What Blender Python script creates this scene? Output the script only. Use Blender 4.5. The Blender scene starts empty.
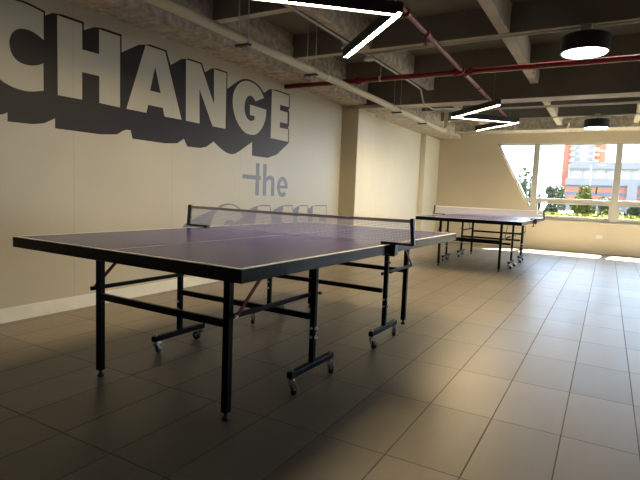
import bpy, bmesh, math, random
from mathutils import Vector, Matrix, noise
S = bpy.context.scene
C = S.collection
random.seed(7)

# ------------------------------------------------------------------ camera
F_PX, YAW, PITCH, ROLL, EYE = 501.418, 0.516866, -0.0928387, 0.0400032, 1.04558
fwd = Vector((-math.sin(YAW) * math.cos(PITCH), math.cos(YAW) * math.cos(PITCH), math.sin(PITCH)))
r0 = Vector((math.cos(YAW), math.sin(YAW), 0)); u0 = r0.cross(fwd)
rt = math.cos(ROLL) * r0 + math.sin(ROLL) * u0
up = -math.sin(ROLL) * r0 + math.cos(ROLL) * u0
cd = bpy.data.cameras.new('camera'); cam = bpy.data.objects.new('camera', cd); C.objects.link(cam)
cd.sensor_width = 36; cd.sensor_fit = 'HORIZONTAL'; cd.lens = F_PX * 36 / 640
cd.clip_start = 0.05; cd.clip_end = 600
m = Matrix((rt, up, -fwd)).transposed().to_4x4(); m.translation = Vector((0, 0, EYE)); cam.matrix_world = m
S.camera = cam

# ------------------------------------------------------------------ world, sun, daylight, exposure
w = bpy.data.worlds.new('sky'); S.world = w; w.use_nodes = True
nt = w.node_tree; bg = nt.nodes['Background']
tc = nt.nodes.new('ShaderNodeTexCoord'); sp = nt.nodes.new('ShaderNodeSeparateXYZ'); rp = nt.nodes.new('ShaderNodeValToRGB')
nt.links.new(tc.outputs['Generated'], sp.inputs[0]); nt.links.new(sp.outputs['Z'], rp.inputs[0]); nt.links.new(rp.outputs[0], bg.inputs[0])
rp.color_ramp.elements[0].color = (.66, .82, 1, 1); rp.color_ramp.elements[1].color = (.50, .68, 1, 1); rp.color_ramp.elements[1].position = .7
bg.inputs[1].default_value = 8.5
sd = bpy.data.lights.new('sun', 'SUN'); sd.energy = 85; sd.color = (1, .93, .78); sd.angle = .009
so = bpy.data.objects.new('sun', sd); C.objects.link(so)
so.rotation_euler = Vector((0.12, 1.0, 1.85)).to_track_quat('Z', 'Y').to_euler()
def area(name, loc, rot, sx, sy, e, col=(1, 1, 1), portal=False):
    l = bpy.data.lights.new(name, 'AREA'); l.shape = 'RECTANGLE'; l.size = sx; l.size_y = sy; l.energy = e; l.color = col
    o = bpy.data.objects.new(name, l); C.objects.link(o); o.location = loc; o.rotation_euler = rot
    if portal: l.cycles.is_portal = True
    return o
area('window_portal', (2.2, 12.42, 1.46), (math.radians(-90), 0, 0), 9.0, 1.8, 1, portal=True)
area('fill_window_portal', (7.32, 8.05, 1.5), (0, math.radians(90), 0), 1.8, 3.8, 1, portal=True)  # portal for the added, out-of-view window that supplies fill daylight
S.view_settings.view_transform = 'Standard'; S.view_settings.look = 'None'
S.view_settings.exposure = 0.45; S.view_settings.gamma = 1; S.view_settings.use_curve_mapping = False
S.cycles.use_denoising = True
S.cycles.max_bounces = 10; S.cycles.diffuse_bounces = 6; S.cycles.transparent_max_bounces = 16
S.cycles.sample_clamp_indirect = 6

# ------------------------------------------------------------------ materials
M = {}
def mat(name, col, rough=.5, metal=0, spec=.5, nz=0, nscale=8, bump=0, bscale=40, emit=None, estr=0, detail=4):
    a = bpy.data.materials.new(name); a.use_nodes = True; t = a.node_tree; b = t.nodes['Principled BSDF']
    b.inputs['Base Color'].default_value = (*col, 1); b.inputs['Roughness'].default_value = rough
    b.inputs['Metallic'].default_value = metal; b.inputs['Specular IOR Level'].default_value = spec
    if emit: b.inputs['Emission Color'].default_value = (*emit, 1); b.inputs['Emission Strength'].default_value = estr
    cn = t.nodes.new('ShaderNodeTexCoord')
    if nz:
        n = t.nodes.new('ShaderNodeTexNoise'); n.inputs['Scale'].default_value = nscale; n.inputs['Detail'].default_value = detail
        t.links.new(cn.outputs['Object'], n.inputs['Vector'])
        mr = t.nodes.new('ShaderNodeMapRange'); mr.inputs[1].default_value = .25; mr.inputs[2].default_value = .75
        mr.inputs[3].default_value = 1 - nz; mr.inputs[4].default_value = 1 + nz
        t.links.new(n.outputs['Fac'], mr.inputs[0])
        mx = t.nodes.new('ShaderNodeVectorMath'); mx.operation = 'SCALE'; mx.inputs[0].default_value = col
        t.links.new(mr.outputs[0], mx.inputs['Scale']); t.links.new(mx.outputs[0], b.inputs['Base Color'])
    if bump:
        n2 = t.nodes.new('ShaderNodeTexNoise'); n2.inputs['Scale'].default_value = bscale; n2.inputs['Detail'].default_value = 6
        t.links.new(cn.outputs['Object'], n2.inputs['Vector'])
        bp = t.nodes.new('ShaderNodeBump'); bp.inputs['Strength'].default_value = bump; bp.inputs['Distance'].default_value = .01
        t.links.new(n2.outputs['Fac'], bp.inputs['Height']); t.links.new(bp.outputs[0], b.inputs['Normal'])
    M[name] = a
    return a
WALLC = (.53, .475, .35)
def mural_paint(name, col, joints=True):
    a = mat(name, col, .42, nz=.06, nscale=1.6, bump=.06, bscale=14)
    if joints:      # faint vertical panel joints in the render
        t = a.node_tree; b = t.nodes['Principled BSDF']; src = b.inputs['Base Color'].links[0].from_socket
        cn = t.nodes.new('ShaderNodeTexCoord'); s = t.nodes.new('ShaderNodeSeparateXYZ'); t.links.new(cn.outputs['Object'], s.inputs[0])
        def mth(op, x, y):
            n = t.nodes.new('ShaderNodeMath'); n.operation = op
            for i, v in enumerate((x, y)):
                if hasattr(v, 'links'): t.links.new(v, n.inputs[i])
                else: n.inputs[i].default_value = v
            return n.outputs[0]
        f = mth('FRACT', mth('DIVIDE', mth('SUBTRACT', s.outputs['Y'], 2.045 - 10.65), 1.065), 0)
        ln = mth('LESS_THAN', mth('ABSOLUTE', mth('SUBTRACT', f, .5), 0), .004)
        sc = t.nodes.new('ShaderNodeVectorMath'); sc.operation = 'SCALE'; t.links.new(src, sc.inputs[0])
        t.links.new(mth('SUBTRACT', 1.0, mth('MULTIPLY', ln, .13)), sc.inputs['Scale']); t.links.new(sc.outputs[0], b.inputs['Base Color'])
    return a
mural_paint('mural_wall', WALLC)
mat('mural_dark', (.022, .012, .008), .42, spec=.2, nz=.12, nscale=3, bump=.06, bscale=14)
mat('mural_grey', (.155, .145, .155), .42, nz=.06, nscale=3)
mat('cream', (.79, .74, .58), .6, nz=.03, nscale=2, bump=.04, bscale=30)
mat('beige', (.64, .56, .42), .6, nz=.03, nscale=2, bump=.04, bscale=30)
mat('concrete', (.60, .55, .46), .85, nz=.22, nscale=3, bump=.5, bscale=25)
mat('rough_concrete', (.54, .49, .40), .9, nz=.42, nscale=14, bump=1.0, bscale=36, detail=9)
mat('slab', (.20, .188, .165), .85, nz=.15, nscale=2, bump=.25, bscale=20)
mat('skirting', (.80, .77, .65), .35, nz=.10, nscale=6)
mat('black_steel', (.004, .005, .007), .36, spec=.08, nz=.1, nscale=20)
mat('rail', (.004, .005, .005), .22, spec=.22)
mat('white_line', (.88, .86, .78), .4)
mat('zinc', (.62, .61, .58), .3, metal=1)
mat('red_strut', (.16, .010, .010), .5, spec=.15)
mat('rubber', (.02, .02, .022), .6)
mat('grey_fork', (.40, .39, .37), .35, metal=.7)
mat('tape', (.95, .89, .84), .7)
mat('red_pipe', (.24, .012, .020), .42, spec=.45)
mat('pvc', (.78, .73, .52), .35)
mat('galv', (.58, .57, .54), .45, metal=.6, nz=.1)
mat('dark_plate', (.05, .05, .05), .5)
mat('lamp_black', (.008, .008, .009), .45)
mat('led', (.9, .9, .9), .5, emit=(1, .77, .45), estr=165)
mat('drum_glow', (.9, .9, .9), .5, emit=(1, .97, .90), estr=9)
mat('alu', (.62, .60, .54), .45, metal=.1)
mat('plate_white', (.8, .8, .78), .4)
mat('cord', (.5, .5, .5), .7)
mat('brick', (.27, .085, .04), .8, nz=.08, nscale=.4)
mat('bldg_white', (.23, .195, .165), .7)
mat('bldg_grey', (.155, .135, .12), .7)
mat('bldg_bright', (.42, .37, .31), .7)
mat('bldg_dark', (.06, .07, .09), .5)
mat('grass', (.025, .027, .004), .9, spec=.08, nz=.35, nscale=2)
mat('leaf_light', (.075, .08, .014), .7, spec=.08, nz=.4, nscale=1.5)
mat('leaf_dark', (.05, .062, .03), .7, spec=.08, nz=.4, nscale=1.5)
mat('leaf_olive', (.08, .09, .05), .7, spec=.08, nz=.4, nscale=1.5)
mat('leaf_bright', (.085, .085, .008), .7, spec=.08, nz=.3, nscale=2)
mat('bark', (.16, .11, .07), .9, nz=.3)
mat('asphalt', (.07, .072, .075), .9)

def net_material():
    a = bpy.data.materials.new('net'); a.use_nodes = True; t = a.node_tree; b = t.nodes['Principled BSDF']
    b.inputs['Base Color'].default_value = (.72, .72, .84, 1); b.inputs['Roughness'].default_value = .8; b.inputs['Specular IOR Level'].default_value = .1
    tl = t.nodes.new('ShaderNodeBsdfTranslucent'); tl.inputs[0].default_value = (.75, .75, .88, 1); tr = t.nodes.new('ShaderNodeBsdfTransparent')
    m1 = t.nodes.new('ShaderNodeMixShader'); m2 = t.nodes.new('ShaderNodeMixShader'); m1.inputs[0].default_value = .3
    t.links.new(b.outputs[0], m1.inputs[1]); t.links.new(tl.outputs[0], m1.inputs[2]); t.links.new(tr.outputs[0], m2.inputs[1]); t.links.new(m1.outputs[0], m2.inputs[2]); t.links.new(m2.outputs[0], t.nodes['Material Output'].inputs[0])
    tc = t.nodes.new('ShaderNodeTexCoord'); s = t.nodes.new('ShaderNodeSeparateXYZ'); t.links.new(tc.outputs['Object'], s.inputs[0])
    outs = []
    for ax in ('X', 'Z'):
        d = t.nodes.new('ShaderNodeMath'); d.operation = 'MULTIPLY'; d.inputs[1].default_value = 1 / .0095; t.links.new(s.outputs[ax], d.inputs[0])
        f = t.nodes.new('ShaderNodeMath'); f.operation = 'FRACT'; t.links.new(d.outputs[0], f.inputs[0])
        l = t.nodes.new('ShaderNodeMath'); l.operation = 'LESS_THAN'; l.inputs[1].default_value = .26; t.links.new(f.outputs[0], l.inputs[0]); outs.append(l)
    mx = t.nodes.new('ShaderNodeMath'); mx.operation = 'MAXIMUM'; t.links.new(outs[0].outputs[0], mx.inputs[0]); t.links.new(outs[1].outputs[0], mx.inputs[1])
    t.links.new(mx.outputs[0], m2.inputs[0]); M['net'] = a
net_material()
def top_material():
    a = mat('table_blue', (.038, .030, .165), .25, spec=.4, nz=.06, nscale=3)
top_material()
def glass_material():
    a = bpy.data.materials.new('glass'); a.use_nodes = True; t = a.node_tree; t.nodes.remove(t.nodes['Principled BSDF'])
    tr = t.nodes.new('ShaderNodeBsdfTransparent'); tr.inputs[0].default_value = (.96, .98, .98, 1)
    gl = t.nodes.new('ShaderNodeBsdfGlossy'); gl.inputs['Roughness'].default_value = .02
    mx = t.nodes.new('ShaderNodeMixShader'); mx.inputs[0].default_value = .05; t.links.new(tr.outputs[0], mx.inputs[1]); t.links.new(gl.outputs[0], mx.inputs[2])
    t.links.new(mx.outputs[0], t.nodes['Material Output'].inputs[0]); M['glass'] = a
glass_material()
TX, TY, OX, OY = .3017, .6034, -.1006, 2.4456       # floor tile size and joint origin
def floor_material():
    a = bpy.data.materials.new('floor_tiles'); a.use_nodes = True; t = a.node_tree; b = t.nodes['Principled BSDF']
    tc = t.nodes.new('ShaderNodeTexCoord'); s = t.nodes.new('ShaderNodeSeparateXYZ'); t.links.new(tc.outputs['Object'], s.inputs[0])
    def mth(op, x, y=0):
        n = t.nodes.new('ShaderNodeMath'); n.operation = op
        for i, v in enumerate((x, y)):
            if hasattr(v, 'links'): t.links.new(v, n.inputs[i])
            else: n.inputs[i].default_value = v
        return n.outputs[0]
    u = mth('DIVIDE', mth('SUBTRACT', s.outputs['X'], OX - 30 * TX), TX); v = mth('DIVIDE', mth('SUBTRACT', s.outputs['Y'], OY - 30 * TY), TY)
    du = mth('MULTIPLY', mth('SUBTRACT', .5, mth('ABSOLUTE', mth('SUBTRACT', mth('FRACT', u), .5))), TX)
    dv = mth('MULTIPLY', mth('SUBTRACT', .5, mth('ABSOLUTE', mth('SUBTRACT', mth('FRACT', v), .5))), TY)
    d = mth('MINIMUM', du, dv)
    g = t.nodes.new('ShaderNodeMapRange'); g.inputs[1].default_value = .0015; g.inputs[2].default_value = .0038; t.links.new(d, g.inputs[0])   # 0 in the joint
    cb = t.nodes.new('ShaderNodeCombineXYZ'); t.links.new(mth('FLOOR', u), cb.inputs[0]); t.links.new(mth('FLOOR', v), cb.inputs[1])
    wn = t.nodes.new('ShaderNodeTexWhiteNoise'); t.links.new(cb.outputs[0], wn.inputs['Vector'])
    mp = t.nodes.new('ShaderNodeMapping'); mp.inputs['Scale'].default_value = (7, 1.6, 1); t.links.new(tc.outputs['Object'], mp.inputs[0])
    ad = t.nodes.new('ShaderNodeVectorMath'); ad.operation = 'ADD'; t.links.new(mp.outputs[0], ad.inputs[0])
    sc = t.nodes.new('ShaderNodeVectorMath'); sc.operation = 'SCALE'; sc.inputs['Scale'].default_value = 20; t.links.new(wn.outputs['Color'], sc.inputs[0]); t.links.new(sc.outputs[0], ad.inputs[1])
    n = t.nodes.new('ShaderNodeTexNoise'); n.inputs['Scale'].default_value = 1.3; n.inputs['Detail'].default_value = 6; n.inputs['Roughness'].default_value = .6; t.links.new(ad.outputs[0], n.inputs['Vector'])
    k = mth('ADD', mth('MULTIPLY', n.outputs['Fac'], .45), mth('MULTIPLY', wn.outputs['Value'], .22)); k = mth('ADD', k, .66)
    col = t.nodes.new('ShaderNodeVectorMath'); col.operation = 'SCALE'; col.inputs[0].default_value = (.235, .198, .147); t.links.new(k, col.inputs['Scale'])
    mx = t.nodes.new('ShaderNodeMix'); mx.data_type = 'RGBA'; mx.inputs[6].default_value = (.150, .122, .085, 1)
    t.links.new(g.outputs[0], mx.inputs[0]); t.links.new(col.outputs[0], mx.inputs[7]); t.links.new(mx.outputs[2], b.inputs['Base Color'])
    rr = mth('ADD', mth('MULTIPLY', n.outputs['Fac'], .18), .30); rr = mth('MAXIMUM', rr, mth('SUBTRACT', .9, g.outputs[0])); t.links.new(rr, b.inputs['Roughness'])
    t.links.new(mth('MULTIPLY', g.outputs[0], .46), b.inputs['Specular IOR Level'])
    bp = t.nodes.new('ShaderNodeBump'); bp.inputs['Strength'].default_value = .6; bp.inputs['Distance'].default_value = .002
    hh = mth('ADD', g.outputs[0], mth('MULTIPLY', n.outputs['Fac'], .25)); t.links.new(hh, bp.inputs['Height']); t.links.new(bp.outputs[0], b.inputs['Normal'])
    M['floor_tiles'] = a
floor_material()

# ------------------------------------------------------------------ helpers
class MB:
    def __init__(s): s.b = bmesh.new()
    def box(s, x0, x1, y0, y1, z0, z1):
        r = bmesh.ops.create_cube(s.b, size=1)['verts']
        for v in r: v.co = Vector(((x0 + x1) / 2 + v.co.x * (x1 - x0), (y0 + y1) / 2 + v.co.y * (y1 - y0), (z0 + z1) / 2 + v.co.z * (z1 - z0)))
        return s
    def bar(s, a, b, w, h=None, upv=(0, 0, 1)):      # rectangular bar from a to b
        a, b = Vector(a), Vector(b); h = h or w; d = (b - a); L = d.length; d.normalize()
        u = Vector(upv)
        if abs(d.dot(u)) > .99: u = Vector((0, 1, 0))
        x = d.cross(u).normalized(); z = x.cross(d).normalized()
        for v in bmesh.ops.create_cube(s.b, size=1)['verts']:
            c = v.co.copy(); v.co = (a + b) / 2 + x * c.x * w + d * c.y * L + z * c.z * h
        return s
    def tube(s, pts, r, n=12, r2=None):
        pts = [Vector(q) for q in pts]; rings = []
        for i, q in enumerate(pts):
            d = (pts[min(i + 1, len(pts) - 1)] - pts[max(i - 1, 0)]).normalized()
            u = Vector((0, 0, 1)) if abs(d.z) < .9 else Vector((1, 0, 0))
            x = d.cross(u).normalized(); y = x.cross(d); rr = r if r2 is None or i < len(pts) - 1 else r2
            rings.append([s.b.verts.new(q + x * rr * math.cos(2 * math.pi * k / n) + y * rr * math.sin(2 * math.pi * k / n)) for k in range(n)])
        for A, B in zip(rings, rings[1:]):
            for k in range(n): f = s.b.faces.new((A[k], A[(k + 1) % n], B[(k + 1) % n], B[k])); f.smooth = True
        s.b.faces.new(rings[0][::-1]); s.b.faces.new(rings[-1])
        return s
    def disc_stack(s, c, axis, prof, n=32):           # lathe: prof = [(r, h)] along axis from c
        c = Vector(c); d = Vector(axis).normalized(); u = Vector((0, 0, 1)) if abs(d.z) < .9 else Vector((1, 0, 0))
        x = d.cross(u).normalized(); y = x.cross(d); rings = []
        for r, h in prof: rings.append([s.b.verts.new(c + d * h + x * r * math.cos(2 * math.pi * k / n) + y * r * math.sin(2 * math.pi * k / n)) for k in range(n)])
        for A, B in zip(rings, rings[1:]):
            for k in range(n): s.b.faces.new((A[k], A[(k + 1) % n], B[(k + 1) % n], B[k]))
        s.b.faces.new(rings[0][::-1]); s.b.faces.new(rings[-1])
        return s
    def prism(s, poly, f0, f1):                       # poly 2d -> faces f0(p), f1(p) give 3d points
        A = [s.b.verts.new(f0(*q)) for q in poly]; B = [s.b.verts.new(f1(*q)) for q in poly]; n = len(A)
        s.b.faces.new(A[::-1]); s.b.faces.new(B)
        for k in range(n): s.b.faces.new((A[k], A[(k + 1) % n], B[(k + 1) % n], B[k]))
        return s
    def build(s, name, material, parent=None, bevel=0, kind=None, tri=False):
        if tri: s.b.normal_update(); bmesh.ops.triangulate(s.b, faces=s.b.faces[:], ngon_method='EAR_CLIP')
        bmesh.ops.recalc_face_normals(s.b, faces=s.b.faces[:])
        me = bpy.data.meshes.new(name); s.b.to_mesh(me); s.b.free(); me.materials.append(M[material])
        o = bpy.data.objects.new(name, me); C.objects.link(o)
        if parent: o.parent = parent
        if bevel:
            bv = o.modifiers.new('bevel', 'BEVEL'); bv.width = bevel; bv.segments = 2; bv.limit_method = 'ANGLE'
        if kind: o['kind'] = kind
        return o
def tag(o, label=None, cat=None, group=None, kind=None):
    if label: o['label'] = label
    if cat: o['category'] = cat
    if group: o['group'] = group
    if kind: o['kind'] = kind
    return o
def empty(name, loc=(0, 0, 0), rz=0):
    o = bpy.data.objects.new(name, None); C.objects.link(o); o.location = loc; o.rotation_euler = (0, 0, rz); o.empty_display_size = .1
    return o
KIDS = {}
def copy_tree(o, parent=None):
    c = o.copy(); C.objects.link(c); c.parent = parent
    for ch in [x for x in bpy.data.objects if x.parent == o]: copy_tree(ch, c)
    return c

# ------------------------------------------------------------------ room shell
XL, XR, YB, YF, ZS = -3.80, 7.00, -3.5, 12.20, 2.92
MB().box(XL - .2, XR + .2, YB - .2, YF + .2, -.12, 0).build('floor', 'floor_tiles', kind='structure')
ceil = MB().box(XL - .2, XR + .2, YB - .2, YF + .2, ZS, ZS + .15).build('ceiling', 'slab', kind='structure')
MB().box(XL - .2, XL, YB, 7.24, 0, ZS).build('wall_left', 'mural_wall', kind='structure')
MB().box(XL - .2, XL, 7.4, YF + .12, 0, ZS).box(XL - .2, XL - .13, 7.24, 7.4, 0, ZS).box(XL, -3.585, 7.4, 8.07, 0, 2.43).box(XL, -3.68, 11.15, YF, 0, 2.46).build('wall_left_niche', 'cream', kind='structure')
MB().box(XL - .2, XR + .2, YB - .2, YB, 0, ZS).build('wall_back', 'beige', kind='structure')
MB().box(XR, XR + .12, YB, YF + .12, 0, .65).box(XR, XR + .12, YB, YF + .12, 2.345, ZS).box(XR, XR + .12, YB, 6.2, .65, 2.345).box(XR, XR + .12, 9.9, YF + .12, .65, 2.345).build('wall_right', 'beige', kind='structure')
# far wall with the slanted window opening
SLT, SLB, WB, WT, WR_ = (-2.32, 2.345), (-1.414, .650), .650, 2.345, 6.6
wf = MB().box(XL, XR, YF, YF + .12, 0, WB).box(XL, XR, YF, YF + .12, WT, ZS).box(WR_, XR, YF, YF + .12, WB, WT)
wf.prism([(XL, WB), SLB, SLT, (XL, WT)], lambda x, z: (x, YF, z), lambda x, z: (x, YF + .12, z))
wf.build('wall_far', 'beige', kind='structure')
# skirting boards
MB().box(XL, XL + .012, YB, 7.24, 0, .108).build('baseboard_left', 'skirting', kind='structure', bevel=.002)
MB().box(-3.66, XR, YF - .012, YF, 0, .10).build('baseboard_far', 'beige', kind='structure', bevel=.002)
MB().box(-3.585, -3.573, 7.4, 8.07, 0, .10).box(XL, XL + .012, 8.07, 11.15, 0, .10).box(-3.68, -3.668, 11.15, YF - .012, 0, .10).build('baseboard_niche', 'cream', kind='structure', bevel=.002)

# window at the far wall
win = empty('window_1', (0, YF, WB)); win['kind'] = 'structure'
def wpart(mb, name, mt, **k):
    o = mb.build(name, mt, **k); o.parent = win; o.matrix_parent_inverse = Matrix.Translation((0, -YF, -WB)); return o
fr = MB().box(-2.32, WR_, YF + .05, YF + .13, WT - .035, WT).box(-1.53, WR_, YF + .05, YF + .13, WB, WB + .075).box(WR_ - .05, WR_, YF + .05, YF + .13, WB, WT)
fr.prism([SLT, (SLT[0] + .045, SLT[1]), (SLB[0] + .045, SLB[1]), SLB], lambda x, z: (x, YF + .05, z), lambda x, z: (x, YF + .13, z))
wpart(fr, 'window_frame', 'alu')
XS = (-1.47, .12, 1.71, 3.30, 4.89, 6.45)
for x in XS: wpart(MB().box(x - .062, x + .062, YF + .02, YF + .14, WB + .002, WT - .002), 'mullion', 'alu', bevel=.004)
ed = [-1.95] + list(XS) + [WR_]
for a, b in zip(ed, ed[1:]):
    if a == -1.95:
        wpart(MB().prism([(-1.635, 1.14), (-1.532, 1.14), (-1.532, 1.06), (-1.592, 1.06)], lambda x, z: (x, YF + .04, z), lambda x, z: (x, YF + .12, z)), 'transom', 'alu')
    else:
        wpart(MB().box(a + .062, b - .062, YF + .04, YF + .12, 1.058, 1.14), 'transom', 'alu', bevel=.003)
        s_ = MB().box(a + .064, b - .064, YF + .03, YF + .09, .725, .76).box(a + .064, b - .064, YF + .03, YF + .09, 1.02, 1.056).box(a + .064, a + .10, YF + .03, YF + .09, .76, 1.02).box(b - .10, b - .064, YF + .03, YF + .09, .76, 1.02)
        wpart(s_, 'sash', 'alu')
        wpart(MB().box(b - .16, b - .11, YF + .015, YF + .03, .728, .75), 'latch', 'dark_plate')
wpart(MB().prism([SLT, (WR_, WT), (WR_, WB), SLB], lambda x, z: (x, YF + .085, z), lambda x, z: (x, YF + .09, z)), 'pane', 'glass')
wpart(MB().box(-1.53, WR_, YF - .015, YF + .05, WB - .012, WB + .012), 'window_sill', 'alu', bevel=.003)
# unseen window added in the right wall to brighten the left wall
w2 = empty('fill_window', (XR, 6.25, WB)); w2['kind'] = 'structure'
def w2p(mb, name, mt, **k):
    o = mb.build(name, mt, **k); o.parent = w2; o.matrix_parent_inverse = Matrix.Translation((-XR, -6.25, -WB))
w2p(MB().box(XR + .03, XR + .11, 6.2, 9.9, .652, .70).box(XR + .03, XR + .11, 6.2, 9.9, 2.30, 2.343), 'window_frame', 'alu')
for y in (6.25, 8.05, 9.85): w2p(MB().box(XR + .02, XR + .115, y - .05, y + .05, .70, 2.30), 'mullion', 'alu')
for y in (6.3, 8.1): w2p(MB().box(XR + .068, XR + .072, y, y + 1.7, .70, 2.30), 'pane', 'glass')

# ceiling beams: long wall beam (broken edge), cross beams, ribs
def rough_box(x0, x1, y0, y1, z0, z1, amp, step=.07, seed=0):
    mb = MB(); b = mb.b
    nx, ny, nz_ = max(1, round((x1 - x0) / step)), max(1, round((y1 - y0) / step)), max(1, round((z1 - z0) / step))
    vs = {}
    def V(i, j, k):
        if (i, j, k) not in vs:
            q = Vector((x0 + (x1 - x0) * i / nx, y0 + (y1 - y0) * j / ny, z0 + (z1 - z0) * k / nz_))
            e = (i in (0, nx)) + (k in (0, nz_))
            nv = noise.noise_vector(q * 6 + Vector((seed, 0, 0))) * amp + noise.noise_vector(q * 17) * amp * .6
            if i == nx:
                q.x += nv.x - (abs(noise.noise(q * 3.1)) * amp * 2 if k == 0 else 0)
            if k == 0 and i > 0: q.z += abs(nv.z) * (1.6 if i == nx else .5)
            vs[(i, j, k)] = b.verts.new(q)
        return vs[(i, j, k)]
    for j in range(ny):
        for k in range(nz_):
            b.faces.new((V(nx, j, k), V(nx, j + 1, k), V(nx, j + 1, k + 1), V(nx, j, k + 1)))
            b.faces.new((V(0, j, k), V(0, j, k + 1), V(0, j + 1, k + 1), V(0, j + 1, k)))
        for i in range(nx):
            b.faces.new((V(i, j, 0), V(i, j + 1, 0), V(i + 1, j + 1, 0), V(i + 1, j, 0)))
            b.faces.new((V(i, j, nz_), V(i + 1, j, nz_), V(i + 1, j + 1, nz_), V(i, j + 1, nz_)))
    for i in range(nx):
        for k in range(nz_):
            b.faces.new((V(i, 0, k), V(i + 1, 0, k), V(i + 1, 0, k + 1), V(i, 0, k + 1)))
            b.faces.new((V(i, ny, k), V(i, ny, k + 1), V(i + 1, ny, k + 1), V(i + 1, ny, k)))
    return mb
def beam(mb, mt='concrete', name='concrete_beam', dark=False, **k):
    o = mb.build(name, mt, **k); o['kind'] = 'structure'; o.parent = ceil
    if dark:                # coffer sides use the same darker material as the slab
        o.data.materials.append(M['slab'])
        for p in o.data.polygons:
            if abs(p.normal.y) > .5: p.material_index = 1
    return o
beam(rough_box(XL, -3.43, YB, 7.36, 2.465, ZS, .022), 'rough_concrete', 'wall_beam')
beam(rough_box(XL, -3.17, 7.84, YF, 2.475, ZS, .008, seed=9), 'rough_concrete', 'wall_beam')
beam(MB().box(XL, -3.05, 7.40, 7.50, 2.42, 2.47), 'concrete', 'beam_haunch')
beam(MB().box(XL, XR, 7.50, 7.82, 2.46, ZS), dark=True, bevel=.01)
beam(MB().box(XL, XR, 11.62, YF, 2.575, ZS), 'rough_concrete', bevel=.01)
for y in (-1.88, -.44, .97, 2.38, 3.78, 5.20, 6.60, 9.24, 10.50): beam(MB().box(XL, XR, y, y + .10, 2.65, ZS), dark=True, bevel=.006)
for x in (-2.50, -1.05, .30, 1.70, 3.10, 4.50, 5.90):
    beam(rough_box(x, x + .10, YB, 11.62, 2.652, ZS, .010 if x > -2.4 else .016, step=.1, seed=x), 'rough_concrete' if x < -2.4 else 'concrete', 'concrete_rib')

# ------------------------------------------------------------------ painted slogan on the mural wall
CHD = [(2.146, 2.345), (2.199, 2.352), (2.273, 2.342), (2.349, 2.329), (2.349, 2.298), (2.428, 2.35), (2.673, 2.35), (2.673, 2.286), (2.794, 2.354), (3.037, 2.355), (3.037, 2.204), (3.282, 2.356), (3.552, 2.355), (3.606, 2.23), (3.792, 2.351), (4.04, 2.352), (4.087, 2.268), (4.213, 2.35), (4.445, 2.35), (4.448, 2.169), (4.579, 2.257), (4.667, 2.313), (4.74, 2.339), (4.804, 2.352), (4.891, 2.352), (4.97, 2.341), (5.072, 2.300), (5.137, 2.254), (5.288, 2.343), (5.713, 2.343), (5.719, 2.16), (5.69, 2.135), (5.717, 2.113), (5.719, 1.928), (5.694, 1.901), (5.722, 1.884), (5.728, 1.704), (5.361, 1.466), (4.928, 1.468), (4.925, 1.632), (4.654, 1.481), (4.591, 1.458), (4.531, 1.449), (4.433, 1.467), (4.328, 1.514), (4.24, 1.563), (4.093, 1.473), (3.846, 1.47), (3.796, 1.543), (3.677, 1.47), (3.159, 1.472), (3.138, 1.545), (3.077, 1.545), (2.966, 1.472), (2.42, 1.469), (2.421, 1.545), (2.3, 1.478), (2.061, 1.471), (2.062, 1.535), (2.014, 1.509), (1.879, 1.502), (1.844, 1.651), (1.846, 1.981), (1.893, 2.178), (1.972, 2.29), (2.059, 2.34)]
LC = [(2.336, 2.315), (2.273, 2.328), (2.199, 2.337), (2.142, 2.335), (2.093, 2.333), (2.045, 2.322), (1.992, 2.283), (1.938, 2.192), (1.897, 2.041), (1.906, 1.898), (1.956, 1.802), (2.022, 1.751), (2.083, 1.725), (2.154, 1.712), (2.235, 1.713), (2.331, 1.74), (2.331, 1.942), (2.283, 1.916), (2.23, 1.902), (2.171, 1.902), (2.128, 1.918), (2.094, 1.959), (2.081, 2.018), (2.085, 2.06), (2.11, 2.116), (2.16, 2.150), (2.219, 2.158), (2.278, 2.146), (2.336, 2.115)]
LH = [(2.445, 2.332), (2.657, 2.332), (2.657, 2.130), (2.813, 2.132), (2.813, 2.334), (3.021, 2.336), (3.022, 1.728), (2.815, 1.732), (2.815, 1.953), (2.655, 1.951), (2.654, 1.731), (2.445, 1.728)]
LA = [(3.3, 2.337), (3.533, 2.339), (3.76, 1.728), (3.537, 1.727), (3.512, 1.805), (3.334, 1.804), (3.314, 1.728), (3.09, 1.728)]
LAH = [(3.413, 2.167), (3.483, 1.939), (3.356, 1.938)]
LN = [(3.81, 2.333), (4.019, 2.337), (4.235, 1.962), (4.225, 2.331), (4.428, 2.335), (4.430, 1.725), (4.219, 1.725), (4.006, 2.081), (4.017, 1.726), (3.82, 1.728)]
LG = [(5.14, 2.192), (4.968, 2.122), (4.919, 2.165), (4.86, 2.173), (4.802, 2.144), (4.762, 2.072), (4.757, 1.998), (4.787, 1.920), (4.85, 1.879), (4.91, 1.879), (4.958, 1.901), (4.964, 1.945), (4.867, 1.945), (4.865, 2.065), (5.195, 2.058), (5.186, 1.946), (5.127, 1.831), (5.028, 1.742), (4.929, 1.712), (4.795, 1.718), (4.688, 1.773), (4.594, 1.874), (4.543, 2.006), (4.55, 2.133), (4.604, 2.227), (4.691, 2.299), (4.805, 2.335), (4.951, 2.326), (5.066, 2.275)]
LE = [(5.302, 2.325), (5.692, 2.327), (5.695, 2.173), (5.492, 2.170), (5.494, 2.099), (5.674, 2.099), (5.676, 1.952), (5.500, 1.949), (5.502, 1.879), (5.700, 1.881), (5.703, 1.718), (5.305, 1.721)]
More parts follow.
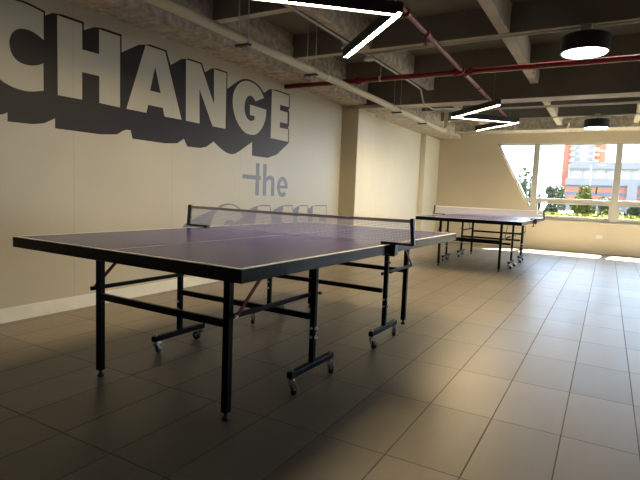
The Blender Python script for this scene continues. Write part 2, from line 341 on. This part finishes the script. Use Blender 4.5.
def smooth(poly, it=1):       # rounds gentle corners only
    for _ in range(it):
        out = []; n = len(poly)
        for i in range(n):
            a, b, c = Vector(poly[i - 1]), Vector(poly[i]), Vector(poly[(i + 1) % n])
            ang = (b - a).angle(c - b) if (b - a).length > 1e-6 and (c - b).length > 1e-6 else 0
            if ang < .75: out += [tuple(b + (a - b) * .25), tuple(b + (c - b) * .25)]
            else: out.append(tuple(b))
        poly = out
    return poly
def paint(mb, poly, lev): return mb.prism(poly, lambda y, z: (XL + .0002, y, z), lambda y, z: (XL + .0008 * lev, y, z))
mural = empty('painted_slogan', (XL, 4.0, 1.4))
tag(mural, 'dark brown slogan reading CHANGE the GAME painted in block capitals on the long left wall', 'mural')
def mpart(mb, name, mt):
    o = mb.build(name, mt, tri=True); o.parent = mural; o.matrix_parent_inverse = Matrix.Translation((-XL, -4.0, -1.4)); return o
sh = mpart(paint(MB(), smooth(CHD), 1), 'lettering_shadow', 'mural_dark')
for nm, L in (('c', LC), ('h', LH), ('a', LA), ('n', LN), ('g', LG), ('e', LE)):
    mpart(paint(MB(), smooth(L) if nm in 'cg' else L, 2), 'letter', 'mural_wall')
mpart(paint(MB(), LAH, 3), 'letter_counter', 'mural_dark')
# "the"
def ring(cy, cz, ro, rz, ri, riz, a0, a1, n=28):
    o = [(cy + ro * math.cos(a0 + (a1 - a0) * i / n), cz + rz * math.sin(a0 + (a1 - a0) * i / n)) for i in range(n + 1)]
    i_ = [(cy + ri * math.cos(a0 + (a1 - a0) * i / n), cz + riz * math.sin(a0 + (a1 - a0) * i / n)) for i in range(n + 1)]
    return o + i_[::-1]
mpart(paint(paint(MB(), [(5.014, 1.386), (5.086, 1.386), (5.09, .987), (5.014, .987)], 1), [(4.756, 1.238), (5.120, 1.230), (5.122, 1.182), (4.756, 1.186)], 1.2), 'letter', 'mural_grey')
mpart(paint(paint(MB(), [(5.165, 1.386), (5.237, 1.386), (5.243, .987), (5.170, .987)], 1), [(5.237, 1.216), (5.276, 1.24), (5.322, 1.248), (5.373, 1.241), (5.405, 1.218), (5.421, 1.186), (5.423, .987), (5.35, .987), (5.349, 1.167), (5.337, 1.188), (5.309, 1.196), (5.271, 1.185), (5.24, 1.158)], 1.2), 'letter', 'mural_grey')
mpart(paint(paint(MB(), ring(5.608, 1.110, .127, .137, .060, .080, math.radians(-2), math.radians(318)), 1), [(5.53, 1.128), (5.735, 1.128), (5.735, 1.090), (5.53, 1.088)], 1.2), 'letter', 'mural_grey')
# GAME, partly hidden by the table
GD = [(3.787, .643), (3.844, .681), (3.902, .705), (4.253, .82), (4.327, .847), (4.41, .878), (4.505, .889), (4.609, .879), (4.725, .833), (4.784, .778), (5.069, .868), (5.337, .868), (5.37, .786), (5.621, .867), (5.873, .867), (5.892, .807), (6.053, .867), (6.275, .867), (6.305, .812), (6.433, .867), (6.852, .867), (6.862, .25), (6.6, .112), (4.0, .112), (3.86, .15), (3.76, .28), (3.735, .46)]
mpart(paint(MB(), smooth(GD), 1), 'lettering_shadow', 'mural_grey')
G2 = [(4.203, .55), (4.219, .654), (4.257, .751), (4.336, .813), (4.419, .858), (4.506, .871), (4.61, .862), (4.703, .823), (4.796, .725), (4.628, .659), (4.584, .687), (4.537, .697), (4.47, .685), (4.427, .633), (4.41, .55), (4.43, .46), (4.50, .41), (4.57, .42), (4.61, .47), (4.53, .48), (4.53, .60), (4.84, .60), (4.83, .46), (4.76, .34), (4.62, .265), (4.45, .265), (4.32, .34), (4.23, .45)]
A2 = [(5.082, .852), (5.324, .852), (5.52, .25), (5.32, .25), (5.29, .34), (5.13, .34), (5.10, .25), (4.90, .25)]
M2 = [(5.639, .850), (5.859, .850), (5.955, .50), (6.054, .850), (6.265, .849), (6.36, .25), (6.17, .25), (6.12, .60), (6.02, .25), (5.90, .25), (5.79, .60), (5.74, .25), (5.55, .25)]
E2 = [(6.428, .849), (6.832, .849), (6.836, .690), (6.63, .680), (6.631, .615), (6.82, .615), (6.82, .47), (6.635, .47), (6.637, .40), (6.84, .40), (6.843, .25), (6.43, .25)]
for nm, L in (('g', G2), ('a', A2), ('m', M2), ('e', E2)): mpart(paint(MB(), smooth(L) if nm == 'g' else L, 2), 'letter', 'mural_wall')
mpart(paint(MB(), [(5.205, .69), (5.25, .46), (5.16, .46)], 3), 'letter_counter', 'mural_grey')

# ------------------------------------------------------------------ table tennis tables
def XW(W): return .7625 - W
def YL(L): return L - 1.37
def bolt(mb, x, y, z, ax=(1, 0, 0), r=.008, h=.012): return mb.disc_stack((x, y, z), ax, [(r, 0), (r, h * .5), (r * .6, h * .5), (r * .6, h)], 10)
def make_table():
    t = empty('table_tennis_table')
    for s, (a, b) in enumerate(((0.0, 1.367), (1.373, 2.74))):
        th = MB().box(XW(1.525) + .001, XW(0) - .001, YL(a) + .001, YL(b) - .001, .742, .760).build('tabletop', 'table_blue', t, bevel=.002)
        ap = MB()
        ap.box(XW(0) - .022, XW(0) + .002, YL(a), YL(b), .706, .7585).box(XW(1.525) - .002, XW(1.525) + .022, YL(a), YL(b), .706, .7585)
        e = a if s == 0 else b
        d = .024 if s == 0 else -.024
        ap.box(XW(1.525) + .0225, XW(0) - .0225, *sorted((YL(e), YL(e) + d)), .706, .7585)
        for L in (.35, .9) if s == 0 else (1.9, 2.4): ap.box(XW(1.50), XW(.025), YL(L) - .015, YL(L) + .015, .712, .741)
        ap.build('apron_rail', 'rail', th, bevel=.002)
        ln = MB(); z = (.7601, .7606)
        ln.box(XW(0) - .02, XW(0) + .0015, YL(a) + .001, YL(b) - .001, .7585, z[1]).box(XW(1.525) - .0015, XW(1.525) + .02, YL(a) + .001, YL(b) - .001, .7585, z[1])
        ln.box(XW(1.525) + .02, XW(0) - .02, *sorted((YL(e), YL(e) + (.02 if s == 0 else -.02))), .7585, z[1])
        ln.box(-.0015, .0015, YL(a) + .02, YL(b) - .02, *z)
        ln.build('boundary_line', 'white_line', th)
    for L, io in ((.29, 1), (2.45, -1)):
        for W, sd in ((.31, 1), (1.215, -1)):
            x, y = XW(W), YL(L)
            lg = MB().box(x - .0175, x + .0175, y - .0175, y + .0175, .035, .715).build('leg', 'black_steel', t, bevel=.004)
            MB().disc_stack((x, y, 0), (0, 0, 1), [(.017, 0), (.019, .006), (.013, .016), (.009, .02), (.009, .036)], 16).build('levelling_foot', 'rubber', lg)
            # brace to the caster leg, folding strut up to the top
            cl = .92 if io == 1 else 1.9
            bx = x + sd * .032
            br = MB().bar((bx, YL(L) - io * .035, .487), (bx, YL(cl), .487), .018, .022).build('brace', 'black_steel', t, bevel=.003)
            bb = MB(); bolt(bb, bx + sd * .009, y, .487, (sd, 0, 0), .010, .014); bb.build('bolt', 'zinc', br)
            st = MB().bar((x + sd * .05, y + io * .004, .492), (x + sd * .05, YL(L + io * .245), .712), .006, .018).build('folding_strut', 'red_strut', t, bevel=.001); st['label'] = 'dark red folding strut'
            for a_, b_ in ((.17, .640), (.20, .669)): bolt(MB(), x + sd * .053, YL(L + io * a_), b_, (sd, 0, 0), .007, .008).build('bolt', 'zinc', st)
        MB().box(XW(1.195), XW(.33), YL(L) - .012, YL(L) + .012, .428, .462).build('crossbar', 'black_steel', t, bevel=.003)
    for L, io in ((.92, 1), (1.9, -1)):
        for W, sd in ((.245, 1), (1.275, -1)):
            x, y = XW(W), YL(L)
            lg = MB().box(x - .015, x + .015, y - .015, y + .015, .114, .712).build('caster_leg', 'black_steel', t, bevel=.004)
            for z in (.255, .305):
                bolt(MB(), x + .015 * sd, y, z, (sd, 0, 0), .010, .014).build('bolt', 'zinc', lg)
                bolt(MB(), x, y - .015, z, (0, -1, 0), .008, .010).build('bolt', 'zinc', lg)
            kb = MB().disc_stack((x + .015 * sd, y, .505), (sd, 0, 0), [(.005, 0), (.005, .016), (.009, .016), (.009, .028)], 12).build('locking_knob', 'dark_plate', lg)
            bar = MB().box(x - .016, x + .016, y - .220, y + .220, .080, .114).build('foot_bar', 'black_steel', t, bevel=.004)
            for e in (-1, 1):
                cy = y + e * .198
                MB().disc_stack((x, cy, .114), (0, 0, 1), [(.010, 0), (.010, .010), (.006, .010), (.006, .018)], 10).build('bolt', 'zinc', bar)
                ox, oy = {(1, 1, -1): (.046, -.034), (1, 1, 1): (.038, -.038), (1, -1, -1): (.014, -.012), (1, -1, 1): (.018, -.04), (-1, 1, -1): (-.012, .044), (-1, 1, 1): (-.040, -.012), (-1, -1, -1): (.016, -.030), (-1, -1, 1): (-.036, .018)}[(sd, io, e)]
                dv = Vector((ox, oy, 0)).normalized(); ax = Vector((-dv.y, dv.x, 0)); pv = Vector((x, cy, 0)); wc = pv + dv * .034 + Vector((0, 0, .0275))
                ca = MB().disc_stack((x, cy, .062), (0, 0, 1), [(.016, 0), (.018, .006), (.012, .012), (.012, .0185)], 14)
                for q in (-1, 1):
                    f = lambda a_, b_, o_, q=q: pv + dv * a_ + ax * (q * .015 + o_) + Vector((0, 0, b_))
                    ca.prism([(-.016, .0645), (.018, .0645), (.042, .032), (.040, .022), (.028, .020), (.022, .026)], lambda a_, b_: f(a_, b_, -.0015), lambda a_, b_: f(a_, b_, .0015))
                ca = ca.build('caster', 'grey_fork', t)
                MB().disc_stack(wc - ax * .0115, ax, [(.010, 0), (.022, .0005), (.0270, .004), (.0275, .011), (.0270, .019), (.022, .0225), (.010, .023)], 24).build('wheel', 'rubber', ca)
                MB().bar(pv + dv * .050 + Vector((0, 0, .060)), pv + dv * .078 + Vector((0, 0, .042)), .026, .004).bar(pv + dv * .012 + Vector((0, 0, .0655)), pv + dv * .052 + Vector((0, 0, .060)), .016, .004).build('brake_pedal', 'zinc', ca, bevel=.001)
        MB().box(XW(1.255), XW(.27), YL(L) - .012, YL(L) + .012, .350, .382).build('crossbar', 'black_steel', t, bevel=.003)
    
    return t
def make_net():
    n = empty('table_tennis_net')
    W0, W1 = -.122, 1.648; zt = .9125
    nx = 24; mb = MB(); rows = []
    for i in range(nx + 1):
        x = XW(W0 + (W1 - W0) * i / nx); sag = .004 * math.sin(math.pi * i / nx)
        rows.append([mb.b.verts.new((x, 0, z)) for z in (.772, .84, zt - .014 - sag)])
    for a, b in zip(rows, rows[1:]):
        for k in range(2): mb.b.faces.new((a[k], b[k], b[k + 1], a[k + 1]))
    mb.build('net_mesh', 'net', n)
    tp = MB()
    for i in range(nx):
        f = lambda i: (XW(W0 + (W1 - W0) * i / nx), 0, zt - .008 - .004 * math.sin(math.pi * i / nx))
        tp.bar(f(i), f(i + 1), .006, .018)
    tp.build('top_tape', 'tape', n)
    for sd, W in ((1, W0 - .008), (-1, W1 + .008)):
        x = XW(W); e = XW(0) if sd == 1 else XW(1.525)
        MB().bar((x + sd * .010, 0, .765), (x - sd * .004, 0, zt + .008), .022, .028, (0, 1, 0)).build('post', 'lamp_black', n, bevel=.003)
        cl = MB().box(*sorted((x + sd * .018, e - sd * .060)), -.018, .018, .7615, .775).box(*sorted((e + sd * .0025, e + sd * .038)), -.022, .022, .700, .7615).box(*sorted((e + sd * .03, e - sd * .05)), -.014, .014, .690, .700)
        cl = cl.build('clamp', 'lamp_black', n, bevel=.002)
        MB().disc_stack((e - sd * .012, 0, .645), (0, 0, 1), [(.017, 0), (.018, .010), (.006, .012), (.006, .046)], 14).build('clamp_screw', 'dark_plate', cl)
        MB().tube([(x + sd * .012, .0, .762), (x + sd * .017, .002, .735), (x + sd * .013, .004, .705), (x + sd * .006, .0, .69)], .0014, 6).build('tension_cord', 'cord', n)
    return n
T1 = make_table(); N1 = make_net()
def placeT(t, corner, th):
    r = th - math.pi / 2; off = Matrix.Rotation(r, 3, 'Z') @ Vector((.7625, -1.37, 0))
    t.location = Vector((corner[0], corner[1], 0)) - off; t.rotation_euler = (0, 0, r)
T2 = copy_tree(T1); N2 = copy_tree(N1)
for t in (T1, N1): placeT(t, (-1.1314, 1.4230), 1.54889)
for t in (T2, N2): placeT(t, (-1.009, 7.386), 1.569)
tag(T1, 'large table tennis table in the foreground with dark violet top and black rolling legs', 'table tennis table')
tag(T2, 'second table tennis table, farther away in front of the slanted window', 'table tennis table')
tag(N1, 'white net with black posts clamped across the nearer table tennis table', 'net')
tag(N2, 'pale net clamped across the farther table tennis table near the window', 'net')

# ------------------------------------------------------------------ pipes
pp = empty('drain_pipe', (-2.84, 4, 2.34))
def put(o, root): o.parent = root; o.matrix_parent_inverse = Matrix.Translation(-root.location); return o
put(MB().tube([(-2.84, YB, 2.34), (-2.84, 9.62, 2.34), (-2.84, 9.70, 2.36), (-2.84, 9.73, 2.42), (-2.84, 9.73, ZS)], .040, 20).build('pipe', 'pvc'), pp)
for y in (4.98, 6.95): put(MB().tube([(-2.84, y - .03, 2.34), (-2.84, y + .03, 2.34)], .045, 20).build('coupling', 'pvc'), pp)
tag(pp, 'long cream plastic drain pipe hung below the ceiling along the mural wall', 'pipe')
hl = ['metal trapeze hanger on the cream pipe above the letter G of the mural', 'metal trapeze hanger on the cream pipe just before the red pipe', 'metal trapeze hanger on the cream pipe past the first pilaster', 'metal trapeze hanger on the cream pipe nearest the far end']
hg = None
for i, y in enumerate((3.52, 4.66, 7.16, 8.35)):
    if hg is None:
        hg = empty('pipe_hanger'); put(MB().box(-.075, .075, -.022, .022, -.060, -.042).build('plate', 'dark_plate'), hg)
        for s in (-.052, .052): put(MB().tube([(s, 0, -.065), (s, 0, .575)], .0055, 8).build('rod', 'galv'), hg)
        o = hg
    else: o = copy_tree(hg)
    o.location = (-2.84, y, 2.34); tag(o, hl[i], 'hanger', 'hangers along the cream pipe')
hg_parts = [x for x in bpy.data.objects if x.parent and x.parent.name.startswith('pipe_hanger')]
for x in hg_parts: x.matrix_parent_inverse = Matrix.Identity(4)

rp_ = empty('sprinkler_pipework', (-1.47, 5.6, 2.42))
put(MB().tube([(XL, 5.6, 2.42), (XR, 5.6, 2.42)], .029, 18).build('main_pipe', 'red_pipe'), rp_)
put(MB().tube([(-1.28, YB, 2.42), (-1.425, 3.62, 2.42), (-1.478, 5.6, 2.42), (-1.527, 7.4, 2.42), (-1.60, 9.95, 2.42)], .021, 16).build('branch_pipe', 'red_pipe'), rp_)
for (x, y, ax, r) in ((-3.02, 5.6, 0, .042), (-2.74, 5.6, 0, .042), (-1.56, 5.6, 0, .040), (-1.40, 5.6, 0, .040), (1.2, 5.6, 0, .04)):
    c = MB().tube([(x - .028, y, 2.42), (x + .028, y, 2.42)], r, 16); c.box(x - .02, x + .02, y - .052, y - .036, 2.408, 2.432).box(x - .02, x + .02, y + .036, y + .052, 2.408, 2.432)
    put(c.build('coupling', 'red_pipe'), rp_)
for y in (3.68, 4.20, 5.52, 5.70, 6.45, 7.35, 9.0):
    x = -1.425 - (y - 3.62) * .0272
    put(MB().tube([(x, y - .025, 2.42), (x, y + .025, 2.42)], .032, 16).build('coupling', 'red_pipe'), rp_)
for x, y in ((-1.441, 4.20), (-3.02, 5.6), (-1.60, 9.93)):
    put(MB().tube([(x, y, 2.42), (x, y, 2.365)], .014, 12).disc_stack((x, y, 2.325), (0, 0, 1), [(.022, 0), (.022, .004), (.007, .006), (.010, .030), (.014, .042)], 14).build('sprinkler_head', 'red_pipe' if y < 5 else 'zinc'), rp_)
for x in (-2.45, .9, 2.4): put(MB().tube([(x, 5.6, 2.40), (x, 5.6, ZS)], .004, 8).tube([(x - .012, 5.6, 2.42), (x + .012, 5.6, 2.42)], .034, 16).build('hanger_clamp', 'galv'), rp_)
tag(rp_, 'dark red fire sprinkler pipe crossing the room with a branch running over the lamps', 'sprinkler pipe')

# conduits and junction boxes
def conduit(pts, lab, r=.0125, grp=None):
    o = MB().tube(pts, r, 12).build('conduit', 'galv'); tag(o, lab, 'conduit', grp); return o
conduit([(-2.52, 1.2, 2.636), (-2.52, 7.1, 2.636), (-2.52, 7.25, 2.62), (-2.52, 7.42, 2.44), (-2.52, 7.9, 2.44), (-2.45, 8.2, 2.5), (-2.42, 9.0, 2.62), (-2.42, 9.2, 2.636)], 'thin light conduit running along the ceiling rib beside the cream pipe')
conduit([(-2.46, 5.30, 2.632), (-.3, 5.22, 2.632), (XR, 5.22, 2.632)], 'thin grey conduit crossing the ceiling to the nearer drum lamp')
conduit([(-3.0, 9.29, 2.636), (XR, 9.29, 2.636)], 'thin conduit crossing the far ceiling bay before the farther drum lamp')
conduit([(-3.0, 10.45, 2.60), (-.9, 10.20, 2.60), (XR, 10.22, 2.60)], 'thin conduit feeding the farther drum lamp near the far wall')
conduit([(-3.0, 11.5, 2.56), (-.95, 11.5, 2.56), (-.85, 11.45, 2.56), (-.80, 11.3, 2.60), (-.80, 11.1, 2.636)], 'curved conduit end under the far beam left of the farther drum lamp')
for (x, y), lab in (((-2.53, 4.86), 'grey round junction box on the conduit between the two arms of the nearer lamp'), ((-2.50, 5.36), 'grey round junction box where two conduits meet right of the nearer lamp'), ((-2.42, 9.25), 'grey junction box above the farther zigzag lamp')):
    o = empty('junction_box', (x, y, 2.60))
    MB().disc_stack((0, 0, -.024), (0, 0, 1), [(.050, 0), (.062, .006), (.062, .012), (.045, .014), (.045, .036), (.03, .05)], 24).build('cover', 'galv', o)
    MB().tube([(-.005, -.09, .028), (-.005, .09, .028)], .017, 12).build('connector', 'galv', o)
    tag(o, lab, 'junction box')

# ------------------------------------------------------------------ lamps
def zigzag(pts, lab, wires, feed=None):
    cx = sum(q[0] for q in pts) / len(pts); cy = sum(q[1] for q in pts) / len(pts)
    t = empty('zigzag_lamp', (cx, cy, 2.30)); tag(t, lab, 'ceiling lamp')
    P = [Vector((q[0] - cx, q[1] - cy, 0)) for q in pts]
    for i, (a, b) in enumerate(zip(P, P[1:])):
        d = (b - a).normalized(); z0 = .0 if i % 2 == 0 else .0006
        a2 = a - d * .022; b2 = b + d * .022
        h = MB()
        h.bar(a2 + Vector((0, 0, .052 + z0)), b2 + Vector((0, 0, .052 + z0)), .056, .070)
        sv = Vector((-d.y, d.x, 0))
        for q in (-1, 1): h.bar(a + d * (.012 if i else -.022) + sv * q * .025 + Vector((0, 0, .011 + z0)), b - d * .012 + (d * .034 if i == len(P) - 2 else d * 0) + sv * q * .025 + Vector((0, 0, .011 + z0)), .006, .016)
        ho = h.build('housing', 'lamp_black', t, bevel=.001)
        MB().bar(a2 + d * .01 + Vector((0, 0, .0125 - z0)), b2 - d * .01 + Vector((0, 0, .0125 - z0)), .040, .007).build('led_strip', 'led', ho)
    for x, y in wires:
        MB().tube([(x - cx, y - cy, .08), (x - cx, y - cy, .62)], .0015, 6).build('suspension_wire', 'galv', t)
    if feed: MB().tube([(a - cx, b - cy, c - 2.30) for a, b, c in feed], .005, 8).build('power_cable', 'lamp_black', t)
    return t
zigzag([(-2.21, 2.67), (-1.38, 3.40), (-2.21, 4.24)], 'black zigzag lamp with glowing strip nearest the camera, at the top of the picture', [(-1.5, 3.28), (-2.1, 4.12), (-2.1, 2.57)],
       [(-2.49, 4.86, 2.58), (-2.36, 4.72, 2.60), (-2.22, 4.50, 2.58), (-2.13, 4.25, 2.46), (-2.11, 4.14, 2.375)])
zigzag([(-1.38, 7.09), (-2.20, 7.94), (-1.39, 8.76), (-2.20, 9.54)], 'smaller looking black zigzag lamp farther down the room above the far table', [(-1.46, 7.173), (-2.1, 7.836), (-1.49, 8.658), (-2.1, 9.44)])
def drum(x, y, lab):
    t = empty('drum_lamp', (x, y, 2.38)); tag(t, lab, 'ceiling lamp')
    MB().disc_stack((0, 0, 0), (0, 0, 1), [(.186, .004), (.186, 0), (.196, 0), (.198, .003), (.198, .135), (.190, .143), (.02, .146)], 56).build('drum_housing', 'lamp_black', t)
    MB().disc_stack((0, 0, -.004), (0, 0, 1), [(.150, -.003), (.180, 0), (.185, .0078)], 56).build('diffuser', 'drum_glow', t)
    MB().box(-.045, .045, -.045, .045, .195, .245).box(-.06, .06, -.012, .012, .188, .196).build('mounting_box', 'galv', t, bevel=.004)
    MB().tube([(0, 0, .146), (.008, .004, .17), (0, 0, .19)], .008, 8).build('stem', 'dark_plate', t)
drum(-.29, 5.13, 'larger looking black drum lamp hanging at the upper right, close to the camera')
drum(-.285, 10.16, 'smaller looking black drum lamp hanging near the far window wall')

# outlet
ot = empty('wall_outlet', (-.105, YF, .355)); tag(ot, 'small white wall plate low on the wall below the window', 'outlet')
MB().box(-.062, .062, -.010, 0, -.038, .038).build('plate', 'plate_white', ot, bevel=.003)
for s in (-.03, .03): MB().box(s - .018, s + .018, -.0125, -.010, -.018, .018).build('socket', 'plate_white', ot, bevel=.002)

# ------------------------------------------------------------------ outside
MB().box(-60, 60, -60, 150, -.35, -.25).build('ground', 'asphalt', kind='structure')
o = MB().box(-30, 30, 13.2, 24, -.25, -.05).build('lawn', 'grass'); tag(o, 'bright yellow green lawn outside the window', 'grass', kind='stuff')
def leaves(n, c, r, size, seed, flat=.6):
    rnd = random.Random(seed); mb = MB(); b = mb.b
    clumps = [(Vector((rnd.gauss(0, .45), rnd.gauss(0, .45), rnd.gauss(0, .42))), rnd.uniform(.35, .6)) for _ in range(9)]
    for _ in range(n):
        cc, cr = rnd.choice(clumps); v = Vector((rnd.gauss(0, 1), rnd.gauss(0, 1), rnd.gauss(0, 1))).normalized() * cr * rnd.uniform(.6, 1)
        q = cc + v; q = Vector((max(-1, min(1, q.x)) * r[0], max(-1, min(1, q.y)) * r[1], max(-1, min(1, q.z)) * r[2])) + Vector(c)
        a = Vector((rnd.gauss(0, 1), rnd.gauss(0, 1), rnd.gauss(0, 1))).normalized() * size; e = a.orthogonal().normalized() * size * flat
        e = Matrix.Rotation(rnd.random() * 6.28, 3, a.normalized()) @ e
        k = [b.verts.new(q + p) for p in (a, e, -a, -e)]; b.faces.new(k)
    return mb
def plant(name, loc, r, n, size, mt, lab, cat, trunk, seed, grp=None):
    t = empty(name, (loc[0], loc[1], -.05)); tag(t, lab, cat, grp)
    leaves(n, (0, 0, loc[2] + .06), r, size, seed).build('foliage', mt, t)
    tk = MB().tube([(0, 0, 0), (.03, .02, loc[2] * .5), (0, 0, loc[2])], trunk, 8, trunk * .5)
    for a in range(4): tk.tube([(0, 0, loc[2] * .6), (r[0] * .5 * math.cos(a * 1.6), r[1] * .5 * math.sin(a * 1.6), loc[2] + r[2] * .4)], trunk * .4, 6, trunk * .15)
    tk.build('trunk', 'bark', t)
hd = MB(); rnd = random.Random(3)
for _ in range(9000):
    q = Vector((rnd.uniform(-3.2, 3.2), 16.2 + rnd.uniform(-.35, .35), .72 - min(.7, abs(rnd.gauss(0, .22))) + .04 * math.sin(rnd.random() * 9)))
    a = Vector((rnd.gauss(0, 1), rnd.gauss(0, 1), rnd.gauss(0, 1))).normalized() * .045; e = a.orthogonal() * .6
    hd.b.faces.new([hd.b.verts.new(q + p_) for p_ in (a, e, -a, -e)])
hd.box(-3.2, 3.2, 15.95, 16.45, -.05, .55)
ho = hd.build('hedge', 'leaf_bright'); tag(ho, 'low clipped bright yellow green hedge outside along the bottom of the window', 'hedge')
# hedge row close to the window
hs = [(-2.35, 18.2, .55, .40, .50, 'leaf_dark', 'low dark shrub outside at the left corner of the window'), (-1.55, 18.2, .58, .34, .48, 'leaf_dark', 'dark green shrub outside behind the left window mullion'),
      (-.72, 18.0, .62, .38, .50, 'leaf_light', 'yellow green shrub outside in the middle pane below the crossbar'), (.02, 18.0, .62, .30, .48, 'leaf_light', 'yellow green shrub outside next to the right window mullion'),
      (.80, 18.6, .60, .42, .46, 'leaf_dark', 'dark green shrub outside behind the right pane')]
for i, (x, y, z, a, h, mt, lab) in enumerate(hs): plant('shrub', (x, y, z), (a, .4, h), 3000, .045, mt, lab, 'shrub', .02, 20 + i)
tr = [(-3.50, 25, 1.55, .34, 1.25, 'leaf_olive', 'slim pointed tree outside behind the slanted window edge', .05, 2200, .06), (-2.72, 23, 1.0, .22, .5, 'leaf_dark', 'short dark tree outside right of the slim pointed tree', .03, 1200, .05),
      (-2.25, 27, 1.30, .48, .62, 'leaf_olive', 'round olive green tree outside left of the brick building', .06, 2400, .06), (-1.10, 29, 1.35, .55, .60, 'leaf_light', 'light green tree outside in front of the brick building', .06, 2400, .06),
      (.1, 30, .95, .5, .6, 'leaf_olive', 'small olive tree outside in front of the striped facade', .05, 1800, .06)]
for i, (x, y, z, a, h, mt, lab, tk, n, sz) in enumerate(tr): plant('tree', (x, y, z), (a, a, h), n, sz, mt, lab, 'tree', tk, 50 + i)
# lamp pole
lp = empty('street_lamp', (-1.02, 34, -.25)); tag(lp, 'thin grey street lamp pole outside in front of the parking building', 'street lamp')
MB().tube([(0, 0, 0), (0, 0, 3.6)], .05, 10, .035).build('pole', 'bldg_grey', lp); MB().bar((0, 0, 3.58), (.35, 0, 3.66), .10, .05).build('lamp_head', 'bldg_grey', lp)
# tower and parking building, 110 m away
k = 110 / 70
tw = empty('tower_building', (-4.8, 112, -.25)); tag(tw, 'orange brick tower with a pale centre behind the parking building', 'building')
def bp(mb, name, mt, root, **kk): o = mb.build(name, mt, **kk); return put(o, root)
bp(MB().box(-8.55, -7.15, 112, 122, -.25, 17), 'brick_wing', 'brick', tw)
bp(MB().box(-2.95, -1.15, 112, 122, -.25, 17), 'brick_wing', 'brick', tw)
bp(MB().box(-7.15, -2.95, 111.6, 121, -.25, 17), 'centre_block', 'bldg_white', tw)
for i in range(7):
    z = 9.2 + i * 1.15
    for a, b in ((-7.35, -6.4), (-3.2, -2.2)):
        bp(MB().box(a, b, 111.1, 111.6, z, z + .14).box(a, b, 111.1, 111.16, z + .12, z + .42), 'balcony', 'bldg_white', tw)
    for a, b in ((-6.3, -5.5), (-4.2, -3.4)): bp(MB().box(a, b, 111.5, 111.6, z + .3, z + .9), 'window', 'bldg_grey', tw)
pk = empty('parking_building', (0, 106, -.25)); tag(pk, 'long low building outside with pale upper band and brick stripes below', 'building')
bp(MB().box(-7.0, 14, 106, 111, -.25, 8.3), 'main_block', 'bldg_bright', pk)
bp(MB().prism([(-7.0, 7.5), (-6.6, 8.7), (14.2, 8.7), (14.2, 7.5)], lambda x, z: (x, 105.2, z), lambda x, z: (x, 106, z)), 'roof_band', 'bldg_grey', pk)
bp(MB().box(-7.3, 14.2, 105.0, 106, 4.5, 5.7), 'parapet', 'bldg_grey', pk)
for i in range(42): bp(MB().box(-7.0 + i * .5, -6.92 + i * .5, 105.05, 105.2, 7.1, 7.5), 'roof_fin', 'bldg_grey', pk)
for i in range(11): bp(MB().box(-6.8 + 2 * i, -6.6 + 2 * i, 105.3, 105.9, 5.7, 7.5), 'column', 'bldg_white', pk)
for z0, z1, mt in ((4.1, 4.5, 'bldg_dark'), (3.2, 4.1, 'brick'), (2.6, 3.2, 'bldg_dark'), (1.0, 2.6, 'brick'), (-.25, 1.0, 'bldg_grey')):
    bp(MB().box(-7.1, 14.1, 105.3, 106, z0, z1), 'facade_stripe', mt, pk)
bp(MB().box(2.75, 4.3, 104.6, 105.3, -.25, 4.9), 'stair_tower', 'bldg_grey', pk)
